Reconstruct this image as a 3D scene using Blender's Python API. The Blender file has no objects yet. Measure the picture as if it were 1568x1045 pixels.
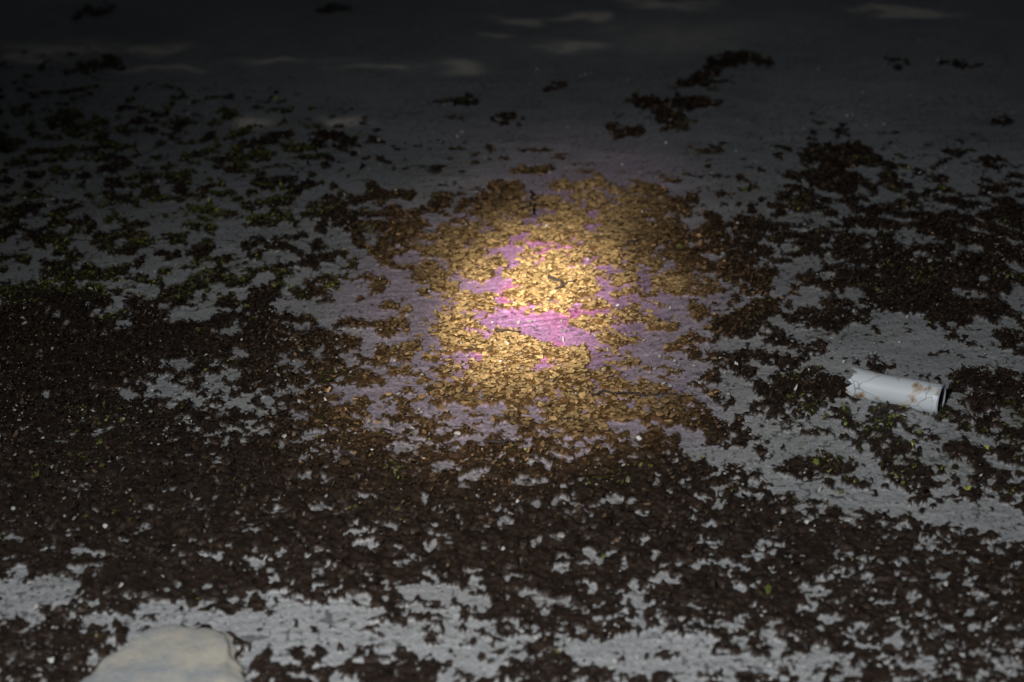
import bpy, math, numpy as np
from mathutils import Vector, Matrix
rng=np.random.default_rng(7)
sc=bpy.context.scene
H=1.5; PITCH=math.radians(22); F=784/math.tan(math.radians(15))
cp,sp=math.cos(PITCH),math.sin(PITCH)
def g(u,v):            # camera-frame pixel coordinates -> ground metres
    a=(u-784)/F; b=(522.5-v)/F
    d=(a, cp+b*sp, -sp+b*cp); t=H/-d[2]
    return (d[0]*t, d[1]*t)
def inv(x,y,z=0.0):
    dz=z-H; dep=y*cp-dz*sp; up=y*sp+dz*cp
    dep=np.maximum(dep,0.05)
    return 784+F*x/dep, 522.5-F*up/dep
T=[rng.random((256,256)) for _ in range(12)]
def vn(x,y,s):
    t=T[s%12]; xi=np.floor(x).astype(np.int64); yi=np.floor(y).astype(np.int64)
    fx=x-xi; fy=y-yi; fx=fx*fx*(3-2*fx); fy=fy*fy*(3-2*fy)
    xi+=s*37; yi+=s*91
    a=t[xi&255,yi&255]; b=t[(xi+1)&255,yi&255]; c=t[xi&255,(yi+1)&255]; d=t[(xi+1)&255,(yi+1)&255]
    return (a*(1-fx)+b*fx)*(1-fy)+(c*(1-fx)+d*fx)*fy-0.5
def sm(a,b,x):
    t=np.clip((x-a)/(b-a),0,1); return t*t*(3-2*t)
ROWS="""
00000000000000000000000000000000
00000000000000000000000000000000
11100000000000000000001000000000
22111111110000000000110000000000
33333333322100000001110001100000
33333333333211111100001112221122
44443443343211111222122123642233
44444344444332124666543345555566
44444444444444446667776655666667
44444444444455566677776554677777
66665555533334452976455445466666
88888768765446663124333444434434
99998889888665667886333344333343
99998665888644678876333663333299
99988777888544566787888345477588
99999988888877666788999843344787
99999999999999999888987604747655
99999999999999999999999984335455
99999999999999999999999999999864
99999999999999999999999999999999
56999999999999999999999999999999
34688579657596789999999999999999
99972147222245459888833889998999
99921115993999559995335555668878
""".split()
M=np.array([[int(c) for c in r] for r in ROWS],float)/9.0
S=[
([(1090,100),(1130,90),(1168,98)],9,.97),([(1045,130),(1075,122),(1100,108)],8,.85),([(975,162),(1010,160),(1058,158)],8,.9),
([(1010,172),(1030,190)],15,.93),([(1065,160),(1110,158)],4,.9),([(942,200),(970,200)],10,.9),([(125,100),(180,98)],8,.8),([(120,20),(170,12)],6,.7),
([(485,12),(530,12)],5,.75),([(700,158),(722,155)],6,.95),([(665,158),(680,158)],4,.9),([(685,182),(698,182)],4,.9),([(773,186),(790,184)],6,.9),([(835,136),(855,136)],5,.9),
([(1360,99),(1385,99)],4,.8),([(1452,101),(1500,98)],5,.85),([(1525,192),(1545,188)],5,.9),([(490,214),(530,214)],10,.9),([(405,292),(440,290)],8,.9),([(590,303),(612,303)],6,.9),
([(1255,240),(1320,240)],20,.9),([(1265,270),(1300,285)],20,.92),([(70,185),(120,180)],9,.8),([(510,335),(555,365)],16,.8),([(480,330),(520,340)],8,.85),
([(1150,345),(1130,400)],25,.88),([(1090,420),(1060,380)],25,.9),([(1330,420),(1440,420)],38,.92),([(1400,470),(1520,460)],28,.88),([(1120,505),(1165,500)],16,.95),([(1250,495),(1270,500)],18,.95),
([(1070,548),(1090,552)],11,.92),([(1150,545),(1240,548)],9,.88),([(1160,612),(1260,595)],20,.9),([(1480,580),(1530,590)],16,.97),([(1310,650),(1390,640)],20,.88),([(1200,725),(1290,715)],16,.95),
([(1330,660),(1380,705)],20,.88),([(1460,690),(1500,692)],11,.95),([(1500,730),(1568,745)],20,.82),([(1282,588),(1300,606)],13,.97),([(1330,628),(1400,636)],5,.9),([(1455,600),(1475,600)],8,.9),
([(730,310),(830,300),(1000,310)],20,.72),([(790,265),(850,262)],6,.6),([(600,370),(700,360)],16,.85),
([(800,425),(900,440)],22,1),([(790,455),(880,452)],10,1),([(730,525),(820,540)],16,1),([(760,570),(770,600)],36,.97),([(650,580),(700,600)],20,.88),([(860,495),(885,500)],9,.9),([(740,400),(760,350)],24,.85),([(860,340),(880,390)],26,.85),
([(905,580),(1060,612)],5,.9),([(925,640),(1000,640)],20,.95),([(700,410),(640,470)],24,.66),([(680,485),(700,490)],16,.9),([(930,360),(1020,370)],26,.86),
([(0,500),(200,530),(420,520)],26,.96),([(20,480),(180,490)],6,.88),([(0,600),(150,620)],50,.985),([(0,720),(400,740)],60,.985),([(560,700),(1000,740)],20,.96),([(100,810),(500,800)],30,.975),
([(330,975),(370,985)],7,1),([(360,975),(380,990)],7,1),
([(720,445),(770,440)],13,.0),([(760,490),(850,490)],18,.02),([(820,515),(880,520)],14,.06),([(900,515),(940,560)],16,.15),([(720,505),(745,512)],6,.1),([(920,415),(945,440)],12,.2),([(780,375),(820,372)],6,.25),
([(690,545),(725,548)],6,.08),([(640,540),(670,545)],5,.2),([(640,625),(760,630)],9,.1),([(650,655),(740,650)],7,.25),([(590,690),(660,680)],4,.2),
([(500,600),(600,610)],10,.2),([(480,665),(600,655)],7,.25),([(430,470),(500,485),(560,480)],12,.08),([(600,490),(650,480)],8,.2),([(580,460),(650,465)],7,.3),
([(340,512),(365,510)],8,.0),([(240,475),(275,480)],9,.05),([(160,500),(200,495)],6,.1),
([(1050,440),(1000,470)],10,.3),([(1100,438),(1150,435)],5,.1),([(1180,490),(1220,510),(1300,520),(1400,520),(1540,555)],10,.03),([(1310,540),(1440,555),(1568,560)],15,.03),([(1100,525),(1300,560)],7,.08),
([(1010,590),(1060,600),(1110,640),(1150,610)],10,.03),([(960,570),(1020,595)],7,.1),([(1040,660),(1070,690),(1150,715),(1190,740),(1270,765),(1350,770),(1410,795),(1480,800),(1568,825)],12,.0),
([(1150,660),(1230,680),(1290,690),(1320,705)],10,.02),([(1320,705),(1350,750),(1400,780)],9,.05),([(1060,690),(1140,700)],12,.0),([(1400,640),(1440,665),(1510,680)],10,.03),([(1420,700),(1490,725)],7,.1),([(1440,780),(1540,800)],13,.0),
([(1270,625),(1300,622)],9,.05),([(1460,625),(1490,645)],8,.1),
([(0,905),(60,915),(105,905)],16,.0),([(0,940),(50,935)],10,.0),([(120,880),(150,872)],4,.1),([(220,935),(265,930)],7,.05),([(130,950),(190,950)],7,.05),
([(250,955),(330,950),(400,985)],12,.0),([(370,950),(440,965),(430,1000)],12,.02),([(425,930),(500,950),(520,930)],10,.02),([(440,980),(530,975),(640,985)],11,.0),([(540,960),(580,935)],7,.05),([(620,910),(680,905),(735,925)],10,.0),
([(690,940),(705,975)],8,.0),([(600,990),(720,995),(820,978)],7,.05),([(660,1000),(750,1020)],9,.03),([(880,995),(940,990),(1000,980)],15,.0),([(900,1010),(1000,1020),(1100,1025),(1190,1020)],11,.0),([(1050,1000),(1070,1010)],9,.0),
([(1240,1015),(1290,1015)],9,.0),([(1180,975),(1190,1000)],8,.05),([(390,912),(420,912)],5,.1),([(1500,1005),(1540,1010)],5,.1),([(1315,990),(1345,993)],5,.1),([(1400,1025),(1430,1025)],6,.05),([(1265,950),(1285,952)],6,.05),
([(670,716),(690,716)],6,0),([(718,735),(740,728)],6,.0),([(815,714),(840,714)],4,0),([(790,745),(850,742)],4,.15),([(920,772),(945,768)],7,.0),([(940,655),(980,660)],6,.1),([(535,820),(550,812)],6,0),
([(305,855),(335,855)],5,0),([(1010,888),(1030,890)],7,0),([(905,855),(915,860)],5,0),([(245,562),(280,562)],7,.2),([(185,600),(220,610)],4,.2),([(300,580),(380,580)],7,.4),([(420,600),(450,602)],5,.05),([(240,590),(420,660)],14,.62),
([(780,883),(800,885)],5,0),([(1075,860),(1090,862)],4,0),([(60,610),(70,606)],3,0),([(1130,902),(1150,902)],6,0),([(120,850),(150,852)],4,0),([(385,860),(400,865)],5,0),([(610,862),(640,858)],4,0),([(840,822),(855,822)],4,0),([(820,915),(840,925)],8,0.1),
]
# scattered bare patches in the near weed line
import random
random.seed(11)
for _ in range(330):
    a,b=random.uniform(330,1568),random.uniform(760,1040)
    if random.random()>(a/1568)*.7+(b-760)/900+.15: continue
    L=random.uniform(2,13); S.append(([(a,b),(a+L,b-random.uniform(-1,4))],random.choice([1.8,2.2,2.8,3.5,5]),.0))
def coverage(u,v):
    c=np.clip(u/49-0.5,0,30.999); r=np.clip(v/43.54-0.5,0,22.999)
    ci=c.astype(int); ri=r.astype(int); fc=c-ci; fr=r-ri
    m=(M[ri,ci]*(1-fc)+M[ri,ci+1]*fc)*(1-fr)+(M[ri+1,ci]*(1-fc)+M[ri+1,ci+1]*fc)*fr
    cap=.945+.03*sm(700,800,v)
    m=m*cap
    m*=1-.16*(1-sm(380,470,v))*(1-sm(500,700,u))-.08*sm(1050,1150,u)*(1-sm(420,520,v))
    uu=u+20*vn(u/22,v/11,3)+16*vn(u/8,v/5,4); vv=v+11*vn(u/22,v/11,5)+9*vn(u/8,v/5,6)
    for pts,rad,val in S:
        us=[p[0] for p in pts]; vs=[p[1] for p in pts]
        k=np.nonzero((u>min(us)-rad*3-20)&(u<max(us)+rad*3+20)&(v>min(vs)-rad*2-14)&(v<max(vs)+rad*2+14))[0]
        if len(k)==0: continue
        d=np.full(len(k),1e9); pu=uu[k]; pv=vv[k]*1.3
        for (x0,y0),(x1,y1) in zip(pts[:-1],pts[1:]):
            y0*=1.3;y1*=1.3
            dx,dy=x1-x0,y1-y0; t=np.clip(((pu-x0)*dx+(pv-y0)*dy)/(dx*dx+dy*dy+1e-9),0,1)
            d=np.minimum(d,np.hypot(pu-x0-t*dx,pv-y0-t*dy))
        w=1-sm(rad*0.75,rad*1.5+2,d)
        m[k]=m[k]*(1-w)+val*w
    return m
def cnoise(x,y):
    near=1-sm(2.9,3.9,y); lf=(1-sm(-.6,0,x))*sm(3.9,4.3,y)
    a=vn(x*16,y*14,0)*(.5-.3*lf)*(1-near*.8)+vn(x*30+3,y*24,1)*(.95-.55*near+.15*lf)+vn(x*66,y*54,2)*(.60+near*.5)+vn(x*140,y*120,7)*(.38+near*.35)
    z=a/ .29
    return 1/(1+np.exp(-1.75*z))
def fields(x,y):
    u,v=inv(x,y); c=coverage(u,v); n=cnoise(x,y)
    fade=1-sm(9,14,np.abs(x)+np.abs(y-3))
    c=c*fade
    d=np.where(c<.01,-1,c-n)
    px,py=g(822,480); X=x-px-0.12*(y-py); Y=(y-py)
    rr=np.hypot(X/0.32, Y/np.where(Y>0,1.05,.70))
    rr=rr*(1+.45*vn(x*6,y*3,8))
    pool_tint=np.exp(-(rr**2)*0.9)  # light-pool mask; the pool's colour is painted into sand and weed
    return u,v,c,n,d,pool_tint
def lerp(a,b,t):
    t=t[...,None]; return a*(1-t)+b*t
def C(*a): return np.array(a,float)

# ------------------------------------------------ ground sheet
ang=np.linspace(math.radians(35),math.radians(10.2),1050)
yd=H/np.tan(ang)
ys=np.concatenate([[-150,-40,-10,-2,0,1,1.6],yd,[9.5,12,18,40,120,600]])
sd=np.linspace(-1,1,1400)
ss=np.concatenate([[-300,-60,-15,-5,-2.2,-1.3],sd,[1.3,2.2,5,15,60,300]])
hw=0.34*np.maximum(ys,1.5)+0.35
Y,Sg=np.meshgrid(ys,ss,indexing='ij'); X=Sg*hw[:,None]
nr,nc=X.shape; x=X.ravel(); y=Y.ravel()
def hgt(x,y,d,pool_tint):
    w=sm(-.03,.22,d)
    h=w*(.005+.004*vn(x*60,y*60,9)+.006*vn(x*130,y*130,10)+.006*vn(x*25,y*25,11))
    h+=.012*vn(x*1.7,y*1.7,5)+.004*vn(x*7,y*9,6)+.0016*vn(x*22+y*14,y*62-x*22,4)*(1-w)+.0012*vn(x*170,y*170,3)
    return h
u,v,c,n,d,pool_tint=fields(x,y)
z=hgt(x,y,d,pool_tint)
w=sm(-.015,.03,d)
streak=vn(x*12+y*14,y*90-x*32,2)+.6*vn(x*25+y*24,y*160-x*50,5)
sand=np.tile(C(.39,.395,.395),(len(x),1))*((1+.18*(1-sm(2.6,3.3,y)))*(1+.3*vn(x*3,y*3,1)+.20*streak+.26*vn(x*200,y*160,3)+.15*vn(x*12,y*12,6)))[:,None]
far_dark=sm(4.2,5.6,y); sand=lerp(sand,sand*C(.72,.76,.80),far_dark)  # sand darker and slightly cooler with distance
pep=sm(.26,.40,vn(x*150,y*110,8)+.25*vn(x*14,y*14,2))*(1-sm(5.8,7,y)*.7)
sand=sand*(1-.6*pep)[:,None]
pale=[(110,76,60,12),(60,90,30,6),(700,105,45,11),(770,52,28,6),(835,33,40,6),(870,70,50,8),(1050,55,100,22),(420,93,60,4),(560,105,50,4),(230,75,50,8),(560,183,35,7),(400,185,45,10),(1010,5,60,6),(270,105,70,4),(930,30,40,5),(1380,20,70,5)]
pw=np.zeros(len(x)); u2=u+90*vn(x*2.5,y*2.5,7)+60*vn(x*12,y*12,1); v2=v+9*vn(x*3,y*3,8)+11*vn(x*12,y*12,2)
for (a,b,ra,rb) in pale: pw=np.maximum(pw,np.exp(-(((u2-a)/ra)**2+((v2-b)/rb)**2)**1.2)*(.35 if ra>90 else 1))
pw=np.clip(pw*(1.15+1.0*vn(x*25,y*18,3)),0,1)
sand=lerp(sand,np.tile(C(.84,.80,.72),(len(x),1)),pw)
vi=lerp(np.tile(C(.40,.335,.42),(len(x),1)),np.tile(C(.55,.28,.56),(len(x),1)),sm(.45,.97,pool_tint))
vi=lerp(vi,np.tile(C(.62,.15,.40),(len(x),1)),sm(.12,.3,vn(x*11,y*8,9))*sm(.75,.95,pool_tint)*.7)
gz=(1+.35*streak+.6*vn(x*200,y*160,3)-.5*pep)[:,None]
sand=lerp(sand,vi*gz,np.clip(sm(.03,.5,pool_tint),0,.95))  # violet of the torch pool painted into the sand colour
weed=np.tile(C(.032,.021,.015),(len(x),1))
weed=lerp(weed,np.tile(C(.16,.09,.035),(len(x),1)),sm(.08,.7,pool_tint))*(1+.9*vn(x*90,y*90,6))[:,None]  # weed under the flakes painted lighter and warmer inside the light pool
greenf=lambda x,y,u,v: np.clip((1-sm(380,640,u))*(1-sm(430,520,v))*.7+.14+.5*(sm(1150,1250,u)*sm(600,640,v)*(1-sm(760,800,v))),0,1)
gr=greenf(x,y,u,v); film=gr*sm(-.35,-.05,d)*(1-w)*sm(-.1,.2,vn(x*9,y*9,4))*.7
sand=lerp(sand,np.tile(C(.16,.18,.08),(len(x),1)),film)
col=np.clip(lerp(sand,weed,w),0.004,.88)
me=bpy.data.meshes.new("beach_ground")
nv=nr*nc; me.vertices.add(nv)
me.vertices.foreach_set("co",np.stack([x,y,z],1).ravel().astype(np.float32))
i=np.arange(nv).reshape(nr,nc); q=np.stack([i[:-1,:-1],i[:-1,1:],i[1:,1:],i[1:,:-1]],-1).reshape(-1,4)
me.loops.add(q.size); me.loops.foreach_set("vertex_index",q.ravel().astype(np.int32))
me.polygons.add(len(q)); me.polygons.foreach_set("loop_start",(np.arange(len(q))*4).astype(np.int32))
me.polygons.foreach_set("use_smooth",np.ones(len(q),bool))
me.update()
def setcol(me,col,name="Col"):
    a=me.color_attributes.new(name,'FLOAT_COLOR','POINT')
    a.data.foreach_set("color",np.concatenate([col,np.ones((len(col),1))],1).ravel().astype(np.float32))
setcol(me,col)
ground=bpy.data.objects.new("beach_ground",me); sc.collection.objects.link(ground)

def newmat(name):
    m=bpy.data.materials.new(name); m.use_nodes=True
    return m,m.node_tree,m.node_tree.nodes["Principled BSDF"]
def mulnoise(nt,src,scale,lo,hi,coord):
    nz=nt.nodes.new("ShaderNodeTexNoise"); nz.inputs["Scale"].default_value=scale; nz.inputs["Detail"].default_value=4
    nt.links.new(coord,nz.inputs["Vector"])
    mr=nt.nodes.new("ShaderNodeMapRange"); mr.inputs[1].default_value=.3; mr.inputs[2].default_value=.7; mr.inputs[3].default_value=lo; mr.inputs[4].default_value=hi
    nt.links.new(nz.outputs["Fac"],mr.inputs[0])
    mx=nt.nodes.new("ShaderNodeMix"); mx.data_type='RGBA'; mx.blend_type='MULTIPLY'; mx.inputs[0].default_value=1
    nt.links.new(src,mx.inputs[6]); nt.links.new(mr.outputs[0],mx.inputs[7])
    return mx.outputs[2],nz
m,nt,bs=newmat("sand_and_debris")
tc=nt.nodes.new("ShaderNodeTexCoord"); va=nt.nodes.new("ShaderNodeAttribute"); va.attribute_name="Col"
o,nz=mulnoise(nt,va.outputs["Color"],260,.72,1.25,tc.outputs["Object"])
nt.links.new(o,bs.inputs["Base Color"]); bs.inputs["Roughness"].default_value=.45; bs.inputs["Specular IOR Level"].default_value=.5
bp=nt.nodes.new("ShaderNodeBump"); bp.inputs["Strength"].default_value=.6; bp.inputs["Distance"].default_value=.003
nt.links.new(nz.outputs["Fac"],bp.inputs["Height"]); nt.links.new(bp.outputs[0],bs.inputs["Normal"])
me.materials.append(m)

# ------------------------------------------------ flakes
def build_flakes(name,px,py,pz,size,aspect,tilt,col,mat,dome,nseg=6,warp=.25):
    N=len(px); th=np.linspace(0,2*np.pi,nseg,endpoint=False)[None]+rng.random((N,1))*6.28
    r=size[:,None]*(.5+.8*rng.random((N,nseg)))
    ang=rng.random(N)*np.pi
    lx=r*np.cos(th); ly=r*np.sin(th)*aspect[:,None]
    ca,sa=np.cos(ang)[:,None],np.sin(ang)[:,None]
    X=lx*ca-ly*sa; Y=lx*sa+ly*ca
    ta=rng.random(N)*6.28; tt=tilt*np.abs(rng.normal(size=N))
    Z=(X*np.cos(ta)[:,None]+Y*np.sin(ta)[:,None])*np.tan(np.clip(tt,0,1.1))[:,None]+(size*warp)[:,None]*rng.normal(size=(N,nseg))
    vx=np.concatenate([px[:,None],px[:,None]+X],1); vy=np.concatenate([py[:,None],py[:,None]+Y],1)
    vz=np.concatenate([(pz+dome*size)[:,None],pz[:,None]+Z],1)
    co=np.stack([vx,vy,vz],-1).reshape(-1,3); k=nseg+1
    base=(np.arange(N)*k)[:,None]; j=np.arange(nseg)[None]
    tri=np.stack([np.broadcast_to(base,(N,nseg)),base+1+j,base+1+(j+1)%nseg],-1).reshape(-1,3)
    me=bpy.data.meshes.new(name); me.vertices.add(len(co)); me.vertices.foreach_set("co",co.ravel().astype(np.float32))
    me.loops.add(tri.size); me.loops.foreach_set("vertex_index",tri.ravel().astype(np.int32))
    me.polygons.add(len(tri)); me.polygons.foreach_set("loop_start",(np.arange(len(tri))*3).astype(np.int32)); me.update()
    cc=np.repeat(col,k,axis=0)*(1+.35*(rng.random((len(co),1))-.5)); setcol(me,np.clip(cc,.003,.85))
    me.materials.append(mat); ob=bpy.data.objects.new(name,me); sc.collection.objects.link(ob); return ob
wm,nt,bs=newmat("dried_seaweed")
tc=nt.nodes.new("ShaderNodeTexCoord"); va=nt.nodes.new("ShaderNodeAttribute"); va.attribute_name="Col"
o,nz=mulnoise(nt,va.outputs["Color"],320,.6,1.3,tc.outputs["Object"])
nt.links.new(o,bs.inputs["Base Color"]); bs.inputs["Roughness"].default_value=.45; bs.inputs["Specular IOR Level"].default_value=.4
N=600000
yy=2.15+(7.9-2.15)*np.sqrt(rng.random(N)*.9+.1*rng.random(N)); yy=2.15+(yy-2.15)*(.55+.45*rng.random(N))
xx=(rng.random(N)*2-1)*(0.34*yy+.3)
u,v,c,n,d,pool_tint=fields(xx,yy)
k=(d>.0)|((d>-.25)&(rng.random(N)<.03)&(c>.12))
xx,yy,u,v,c,n,d,pool_tint=[a[k] for a in (xx,yy,u,v,c,n,d,pool_tint)]
lit=sm(.12,.5,pool_tint)
k=rng.random(len(xx))<(1-.25*lit)
xx,yy,u,v,c,n,d,pool_tint,lit=[a[k] for a in (xx,yy,u,v,c,n,d,pool_tint,lit)]
pz=hgt(xx,yy,d,pool_tint)+.001+rng.random(len(xx))*.006*sm(0,.2,d)
size=(.0020+.0052*rng.random(len(xx))**3)*(1+.55*lit)*(1+.25*sm(3.5,5.5,yy))
asp=.25+.65*rng.random(len(xx)); asp=np.maximum(asp,.6*lit)
br=np.exp(.65*rng.normal(size=len(xx)))[:,None]
bcol=np.tile(C(.040,.027,.018),(len(xx),1))*br
pool_gold=np.tile(C(.60,.42,.20),(len(xx),1))*(1+.5*(rng.random((len(xx),1))-.5))
cl=lerp(bcol,np.tile(C(.14,.086,.042),(len(xx),1))*br,sm(.02,.35,pool_tint))
cl=lerp(cl,pool_gold,sm(.25,.75,pool_tint))  # flakes painted golden and brighter where the torch pool falls
gp=greenf(xx,yy,u,v); gn=vn(xx*14,yy*12,8)+.5*vn(xx*45,yy*45,9)
isg=(gn>(.36-.6*gp))&(rng.random(len(xx))<.2+.5*gp)
for (a,b,ra,rb) in [(310,832,35,9),(1385,685,25,12),(1395,718,14,9),(832,920,18,9),(1340,670,20,8),(1000,655,40,8),(330,320,50,20),(540,440,50,30),(930,740,40,10),(20,830,30,8)]:
    isg|=(((u-a)/ra)**2+((v-b)/rb)**2<1)&(rng.random(len(xx))<.55)
isg&=(pool_tint<.3)
gc=np.tile(C(.125,.135,.035),(len(xx),1))*np.exp(.5*rng.normal(size=len(xx)))[:,None]
cl[isg]=gc[isg]
dk=rng.random(len(xx))<.10; cl[dk]*=.3
tilt=.36-.24*lit
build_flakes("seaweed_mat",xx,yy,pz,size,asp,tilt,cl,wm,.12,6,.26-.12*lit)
print("flakes",len(xx))

sm_,nt,bs=newmat("shell_crumb")
va=nt.nodes.new("ShaderNodeAttribute"); va.attribute_name="Col"; nt.links.new(va.outputs["Color"],bs.inputs["Base Color"]); bs.inputs["Roughness"].default_value=.5
N=16000; yy=2.2+(7-2.2)*rng.random(N)**1.5; xx=(rng.random(N)*2-1)*(0.32*yy+.2)
u,v,c,n,d,pool_tint=fields(xx,yy); k=(rng.random(N)<.15+.85*sm(0.1,-.25,vn(xx*4,yy*4,2)))
xx,yy,d,pool_tint=[a[k] for a in (xx,yy,d,pool_tint)]
pz=hgt(xx,yy,d,pool_tint)+.006; s=.0012+.0050*rng.random(len(xx))**4
cl=np.tile(C(.55,.55,.52),(len(xx),1))*(.3+.9*rng.random((len(xx),1)))
build_flakes("shell_fragments",xx,yy,pz,s,.35+.6*rng.random(len(xx)),.3,cl,sm_,.5,6)

# ------------------------------------------------ twigs
def tube(bm,pts,rads,seg=7):
    rings=[]
    for i,p in enumerate(pts):
        p=Vector(p); t=(Vector(pts[min(i+1,len(pts)-1)])-Vector(pts[max(i-1,0)])).normalized()
        a=t.cross(Vector((0,0,1)));  a=a.normalized() if a.length>1e-4 else Vector((1,0,0)); b=t.cross(a)
        rings.append([bm.verts.new(p+rads[i]*(math.cos(2*math.pi*k/seg)*a+math.sin(2*math.pi*k/seg)*b)) for k in range(seg)])
    for r0,r1 in zip(rings[:-1],rings[1:]):
        for k in range(seg): bm.faces.new((r0[k],r0[(k+1)%seg],r1[(k+1)%seg],r1[k]))
    bm.faces.new(rings[0]); bm.faces.new(rings[-1][::-1])
import bmesh
random.seed(5)
bm=bmesh.new()
def twig(p0,p1,r,z=.012,wob=.012):
    a=Vector((*g(*p0),z)); b=Vector((*g(*p1),z*random.uniform(.7,1.6)))
    n=7; pts=[a.lerp(b,i/(n-1))+Vector((random.uniform(-1,1),random.uniform(-1,1),random.uniform(-.3,.4)))*wob*(0 if i in(0,) else .6) for i in range(n)]
    tube(bm,pts,[r*(1-.6*i/(n-1))*random.uniform(.8,1.2) for i in range(n)])
for p0,p1,r in [((795,318),(835,322),.004),((812,300),(822,335),.004),((800,330),(830,308),.003),((742,684),(785,688),.004),((760,676),(768,694),.003),((840,432),(868,446),.004),((850,450),(880,440),.003),((758,512),(800,514),.003),((905,612),(960,612),.0025),((960,613),(1040,611),.0022),((960,378),(985,376),.004),((1125,404),(1170,390),.003),((455,520),(495,512),.003),((1390,470),(1440,440),.0035),((520,700),(560,712),.003),((200,665),(240,650),.003)]:
    twig(p0,p1,r)
for _ in range(200):
    a=(random.uniform(0,1568),random.uniform(320,1040)); L=random.uniform(6,26); t=random.uniform(-.7,.7)
    twig(a,(a[0]+L*math.cos(t),a[1]+L*math.sin(t)*.6),random.uniform(.0006,.0014),.01,.005)
me=bpy.data.meshes.new("driftwood_twigs"); bm.to_mesh(me); bm.free()
tm,nt,bs=newmat("dark_twig"); nz=nt.nodes.new("ShaderNodeTexNoise"); nz.inputs["Scale"].default_value=120
cr=nt.nodes.new("ShaderNodeValToRGB"); cr.color_ramp.elements[0].color=(.012,.009,.009,1); cr.color_ramp.elements[1].color=(.06,.04,.035,1)
nt.links.new(nz.outputs["Fac"],cr.inputs[0]); nt.links.new(cr.outputs[0],bs.inputs["Base Color"]); bs.inputs["Roughness"].default_value=.8
me.materials.append(tm); sc.collection.objects.link(bpy.data.objects.new("driftwood_twigs",me))

# ------------------------------------------------ broken white canister
can=bpy.data.objects.new("broken_canister",None); sc.collection.objects.link(can)
A=Vector((*g(1307,608),0)); B=Vector((*g(1440,633),0)); L=(B-A).length; R=.0295
mw,nt,bs=newmat("weathered_white_plastic")
tc=nt.nodes.new("ShaderNodeTexCoord"); n1=nt.nodes.new("ShaderNodeTexNoise"); n1.inputs["Scale"].default_value=30; n1.inputs["Detail"].default_value=8
nt.links.new(tc.outputs["Object"],n1.inputs["Vector"])
cr=nt.nodes.new("ShaderNodeValToRGB"); e=cr.color_ramp.elements; e[0].position=.34; e[0].color=(.22,.14,.08,1); e[1].position=.46; e[1].color=(.66,.71,.74,1)
e2=cr.color_ramp.elements.new(.40); e2.color=(.5,.42,.32,1)
nt.links.new(n1.outputs["Fac"],cr.inputs[0])
n3=nt.nodes.new("ShaderNodeTexVoronoi"); n3.feature='DISTANCE_TO_EDGE'; n3.inputs["Scale"].default_value=11
n4=nt.nodes.new("ShaderNodeTexNoise"); n4.inputs["Scale"].default_value=40; nt.links.new(tc.outputs["Object"],n4.inputs["Vector"])
ad=nt.nodes.new("ShaderNodeVectorMath"); ad.operation='MULTIPLY_ADD'; nt.links.new(n4.outputs["Color"],ad.inputs[0]); ad.inputs[1].default_value=(.02,.02,.02); nt.links.new(tc.outputs["Object"],ad.inputs[2])
nt.links.new(ad.outputs[0],n3.inputs["Vector"])
mr=nt.nodes.new("ShaderNodeMapRange"); mr.inputs[1].default_value=0; mr.inputs[2].default_value=.016; mr.inputs[3].default_value=.4; mr.inputs[4].default_value=1
nt.links.new(n3.outputs["Distance"],mr.inputs[0])
mx=nt.nodes.new("ShaderNodeMix"); mx.data_type='RGBA'; mx.blend_type='MULTIPLY'; mx.inputs[0].default_value=1
nt.links.new(cr.outputs[0],mx.inputs[6]); nt.links.new(mr.outputs[0],mx.inputs[7]); nt.links.new(mx.outputs[2],bs.inputs["Base Color"]); bs.inputs["Roughness"].default_value=.35
md,nt,bs=newmat("dark_interior"); bs.inputs["Base Color"].default_value=(.07,.075,.085,1); bs.inputs["Roughness"].default_value=.7  # one dark colour for the inner wall and recessed base
mg,nt,bs=newmat("grey_rim"); bs.inputs["Base Color"].default_value=(.45,.49,.55,1); bs.inputs["Roughness"].default_value=.35
def lathe(name,prof,mat,jag=0,seg=64,inner=None):
    bm=bmesh.new(); rings=[]
    for i,(xx_,r) in enumerate(prof):
        ring=[]
        for k in range(seg):
            t=2*math.pi*k/seg
            j=jag*(.5*math.sin(3*t+1)+.5*math.sin(7*t)+.45*math.sin(13*t+2)+.3*math.sin(23*t))*max(0,1-xx_/(L*.25)) if jag else 0
            dent=1-.07*math.exp(-((xx_-.35*L)/(.2*L))**2)*(1+math.cos(t-1.2))/2
            ring.append(bm.verts.new((xx_+j,r*dent*math.cos(t),r*dent*math.sin(t))))
        rings.append(ring)
    for r0,r1 in zip(rings[:-1],rings[1:]):
        for k in range(seg):
            f=bm.faces.new((r0[k],r0[(k+1)%seg],r1[(k+1)%seg],r1[k])); f.smooth=True
    if inner is not None: bm.faces.new(rings[-1])
    me=bpy.data.meshes.new(name); bm.normal_update(); bm.to_mesh(me); bm.free(); me.materials.append(mat)
    o=bpy.data.objects.new(name,me); sc.collection.objects.link(o); o.parent=can; return o
lathe("body",[(0.0,R*.97)]+[(L*i/14,R) for i in range(1,14)]+[(L*.965,R),(L*.975,R*.97),(L*.985,R*.97)],mw,.009)
lathe("inner_wall",[(0.0015,R*.93)]+[(L*i/14,R*.94) for i in range(1,13)],md,.009)
lathe("rim",[(L*.985,R*.96),(L*.985,R*1.01),(L*.993,R*1.03),(L,R*1.02),(L*1.003,R*.97),(L,R*.88),(L*.97,R*.86)],mg)
lathe("recessed_base",[(L*.97,R*.86),(L*.92,R*.80),(L*.90,R*.5),(L*.895,R*.05)],md,inner=1)
lathe("crack_flap",[(-.002,R*1.03),(L*.08,R*1.035)],mw,.006)
ax=(B-A).normalized(); zz=Vector((0,0,1)); yv=zz.cross(ax)
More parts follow.
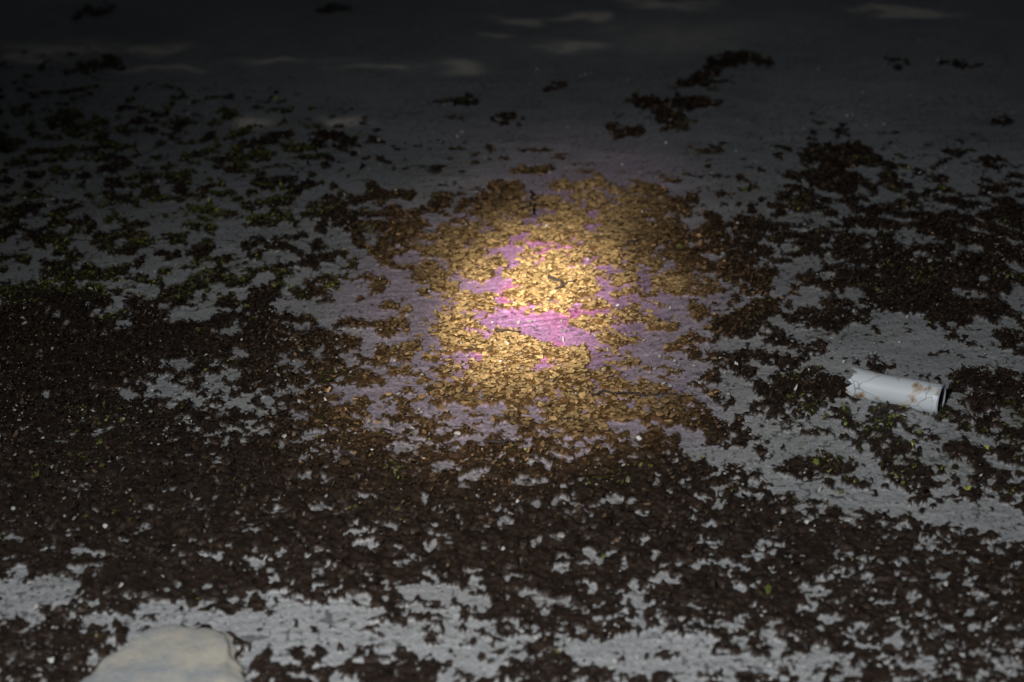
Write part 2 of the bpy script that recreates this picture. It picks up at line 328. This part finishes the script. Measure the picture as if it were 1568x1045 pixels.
can.matrix_world=Matrix(((ax.x,yv.x,0,A.x),(ax.y,yv.y,0,A.y),(0,0,1,R+.001),(0,0,0,1)))@Matrix.Rotation(math.radians(.8),4,'Y')

# ------------------------------------------------ pale stone
bm=bmesh.new(); bmesh.ops.create_icosphere(bm,subdivisions=6,radius=1)
from mathutils import noise
cx,cy=g(262,1052)
for vv in bm.verts:
    p=vv.co.copy(); nn=noise.noise(p*1.4+Vector((3,1,2)))*.26+noise.noise(p*3.2)*.10+noise.noise(p*9)*.025
    s=1+nn; zc=p.z if p.z<.4 else .4+(p.z-.4)*.4
    vv.co=Vector((p.x*.110*s,p.y*.145*s,max(zc,-.4)*.038*(1+nn*.5)))
for f in bm.faces: f.smooth=True
me=bpy.data.meshes.new("pale_stone"); bm.to_mesh(me); bm.free()
st=bpy.data.objects.new("pale_stone",me); st.location=(cx,cy,-.004); st.rotation_euler=(0,.05,-.25); sc.collection.objects.link(st)
ms,nt,bs=newmat("limestone"); tc=nt.nodes.new("ShaderNodeTexCoord"); nz=nt.nodes.new("ShaderNodeTexNoise"); nz.inputs["Scale"].default_value=12; nz.inputs["Detail"].default_value=14; nz.inputs["Roughness"].default_value=.7
nt.links.new(tc.outputs["Object"],nz.inputs["Vector"]); cr=nt.nodes.new("ShaderNodeValToRGB"); e=cr.color_ramp.elements
e[0].position=.40; e[0].color=(.36,.38,.39,1); e[1].position=.60; e[1].color=(.60,.56,.46,1)
nt.links.new(nz.outputs["Fac"],cr.inputs[0]); nt.links.new(cr.outputs[0],bs.inputs["Base Color"]); bs.inputs["Roughness"].default_value=.85
n5=nt.nodes.new("ShaderNodeTexNoise"); n5.inputs["Scale"].default_value=160; n5.inputs["Detail"].default_value=4; nt.links.new(tc.outputs["Object"],n5.inputs["Vector"])
bp=nt.nodes.new("ShaderNodeBump"); bp.inputs["Strength"].default_value=.5; bp.inputs["Distance"].default_value=.003; nt.links.new(n5.outputs["Fac"],bp.inputs["Height"]); nt.links.new(bp.outputs[0],bs.inputs["Normal"])
me.materials.append(ms)

# ------------------------------------------------ lights
def spot(name,loc,tgt,power,size,blend,color,rad):
    l=bpy.data.lights.new(name,'SPOT'); l.energy=power; l.spot_size=math.radians(size); l.spot_blend=blend; l.color=color; l.shadow_soft_size=rad
    o=bpy.data.objects.new(name,l); o.location=loc; o.rotation_euler=(Vector(tgt)-Vector(loc)).to_track_quat('-Z','Y').to_euler(); sc.collection.objects.link(o)
lp=(-.45,-.1,1.75)
spot("torch_hotspot",lp,(*g(832,436),0),1300,3.2,1,(1,.91,.76),.02)
spot("torch_core",lp,(*g(812,465),0),1750,6.2,1,(1,.88,.73),.02)
spot("torch_halo",lp,(*g(808,480),0),340,12.5,1,(1,.87,.72),.03)
spot("torch_fringe",lp,(*g(790,550),0),80,20,1,(1,.82,.62),.03)
spot("torch_spill",(-.6,.0,1.9),(*g(890,980),0),360,61,1,(.97,.98,1),.06)
sl=bpy.data.lights.new("sun",'SUN'); sl.energy=.02; sl.angle=math.radians(12); sl.color=(1,.97,.93)
so=bpy.data.objects.new("sun",sl); so.rotation_euler=(math.radians(50),0,math.radians(-40)); sc.collection.objects.link(so)
wd=bpy.data.worlds.new("World"); sc.world=wd; wd.use_nodes=True; nt=wd.node_tree
sky=nt.nodes.new("ShaderNodeTexSky"); sky.sky_type='NISHITA'; sky.sun_disc=False; sky.sun_elevation=math.radians(40); sky.sun_rotation=math.radians(-40)
hs=nt.nodes.new("ShaderNodeHueSaturation"); hs.inputs["Saturation"].default_value=.35; nt.links.new(sky.outputs[0],hs.inputs["Color"])
nt.links.new(hs.outputs[0],nt.nodes["Background"].inputs[0]); nt.nodes["Background"].inputs[1].default_value=.0025
# ------------------------------------------------ camera
cd=bpy.data.cameras.new("camera"); cd.sensor_width=36; cd.lens=18/math.tan(math.radians(15)); cd.clip_end=2000; cd.clip_start=.05
cd.dof.use_dof=True; cd.dof.focus_distance=3.8; cd.dof.aperture_fstop=3.2
co=bpy.data.objects.new("camera",cd); co.location=(0,0,H); co.rotation_euler=(math.pi/2-PITCH,0,0); sc.collection.objects.link(co); sc.camera=co
sc.view_settings.view_transform='Standard'; sc.view_settings.look='None'; sc.view_settings.exposure=0
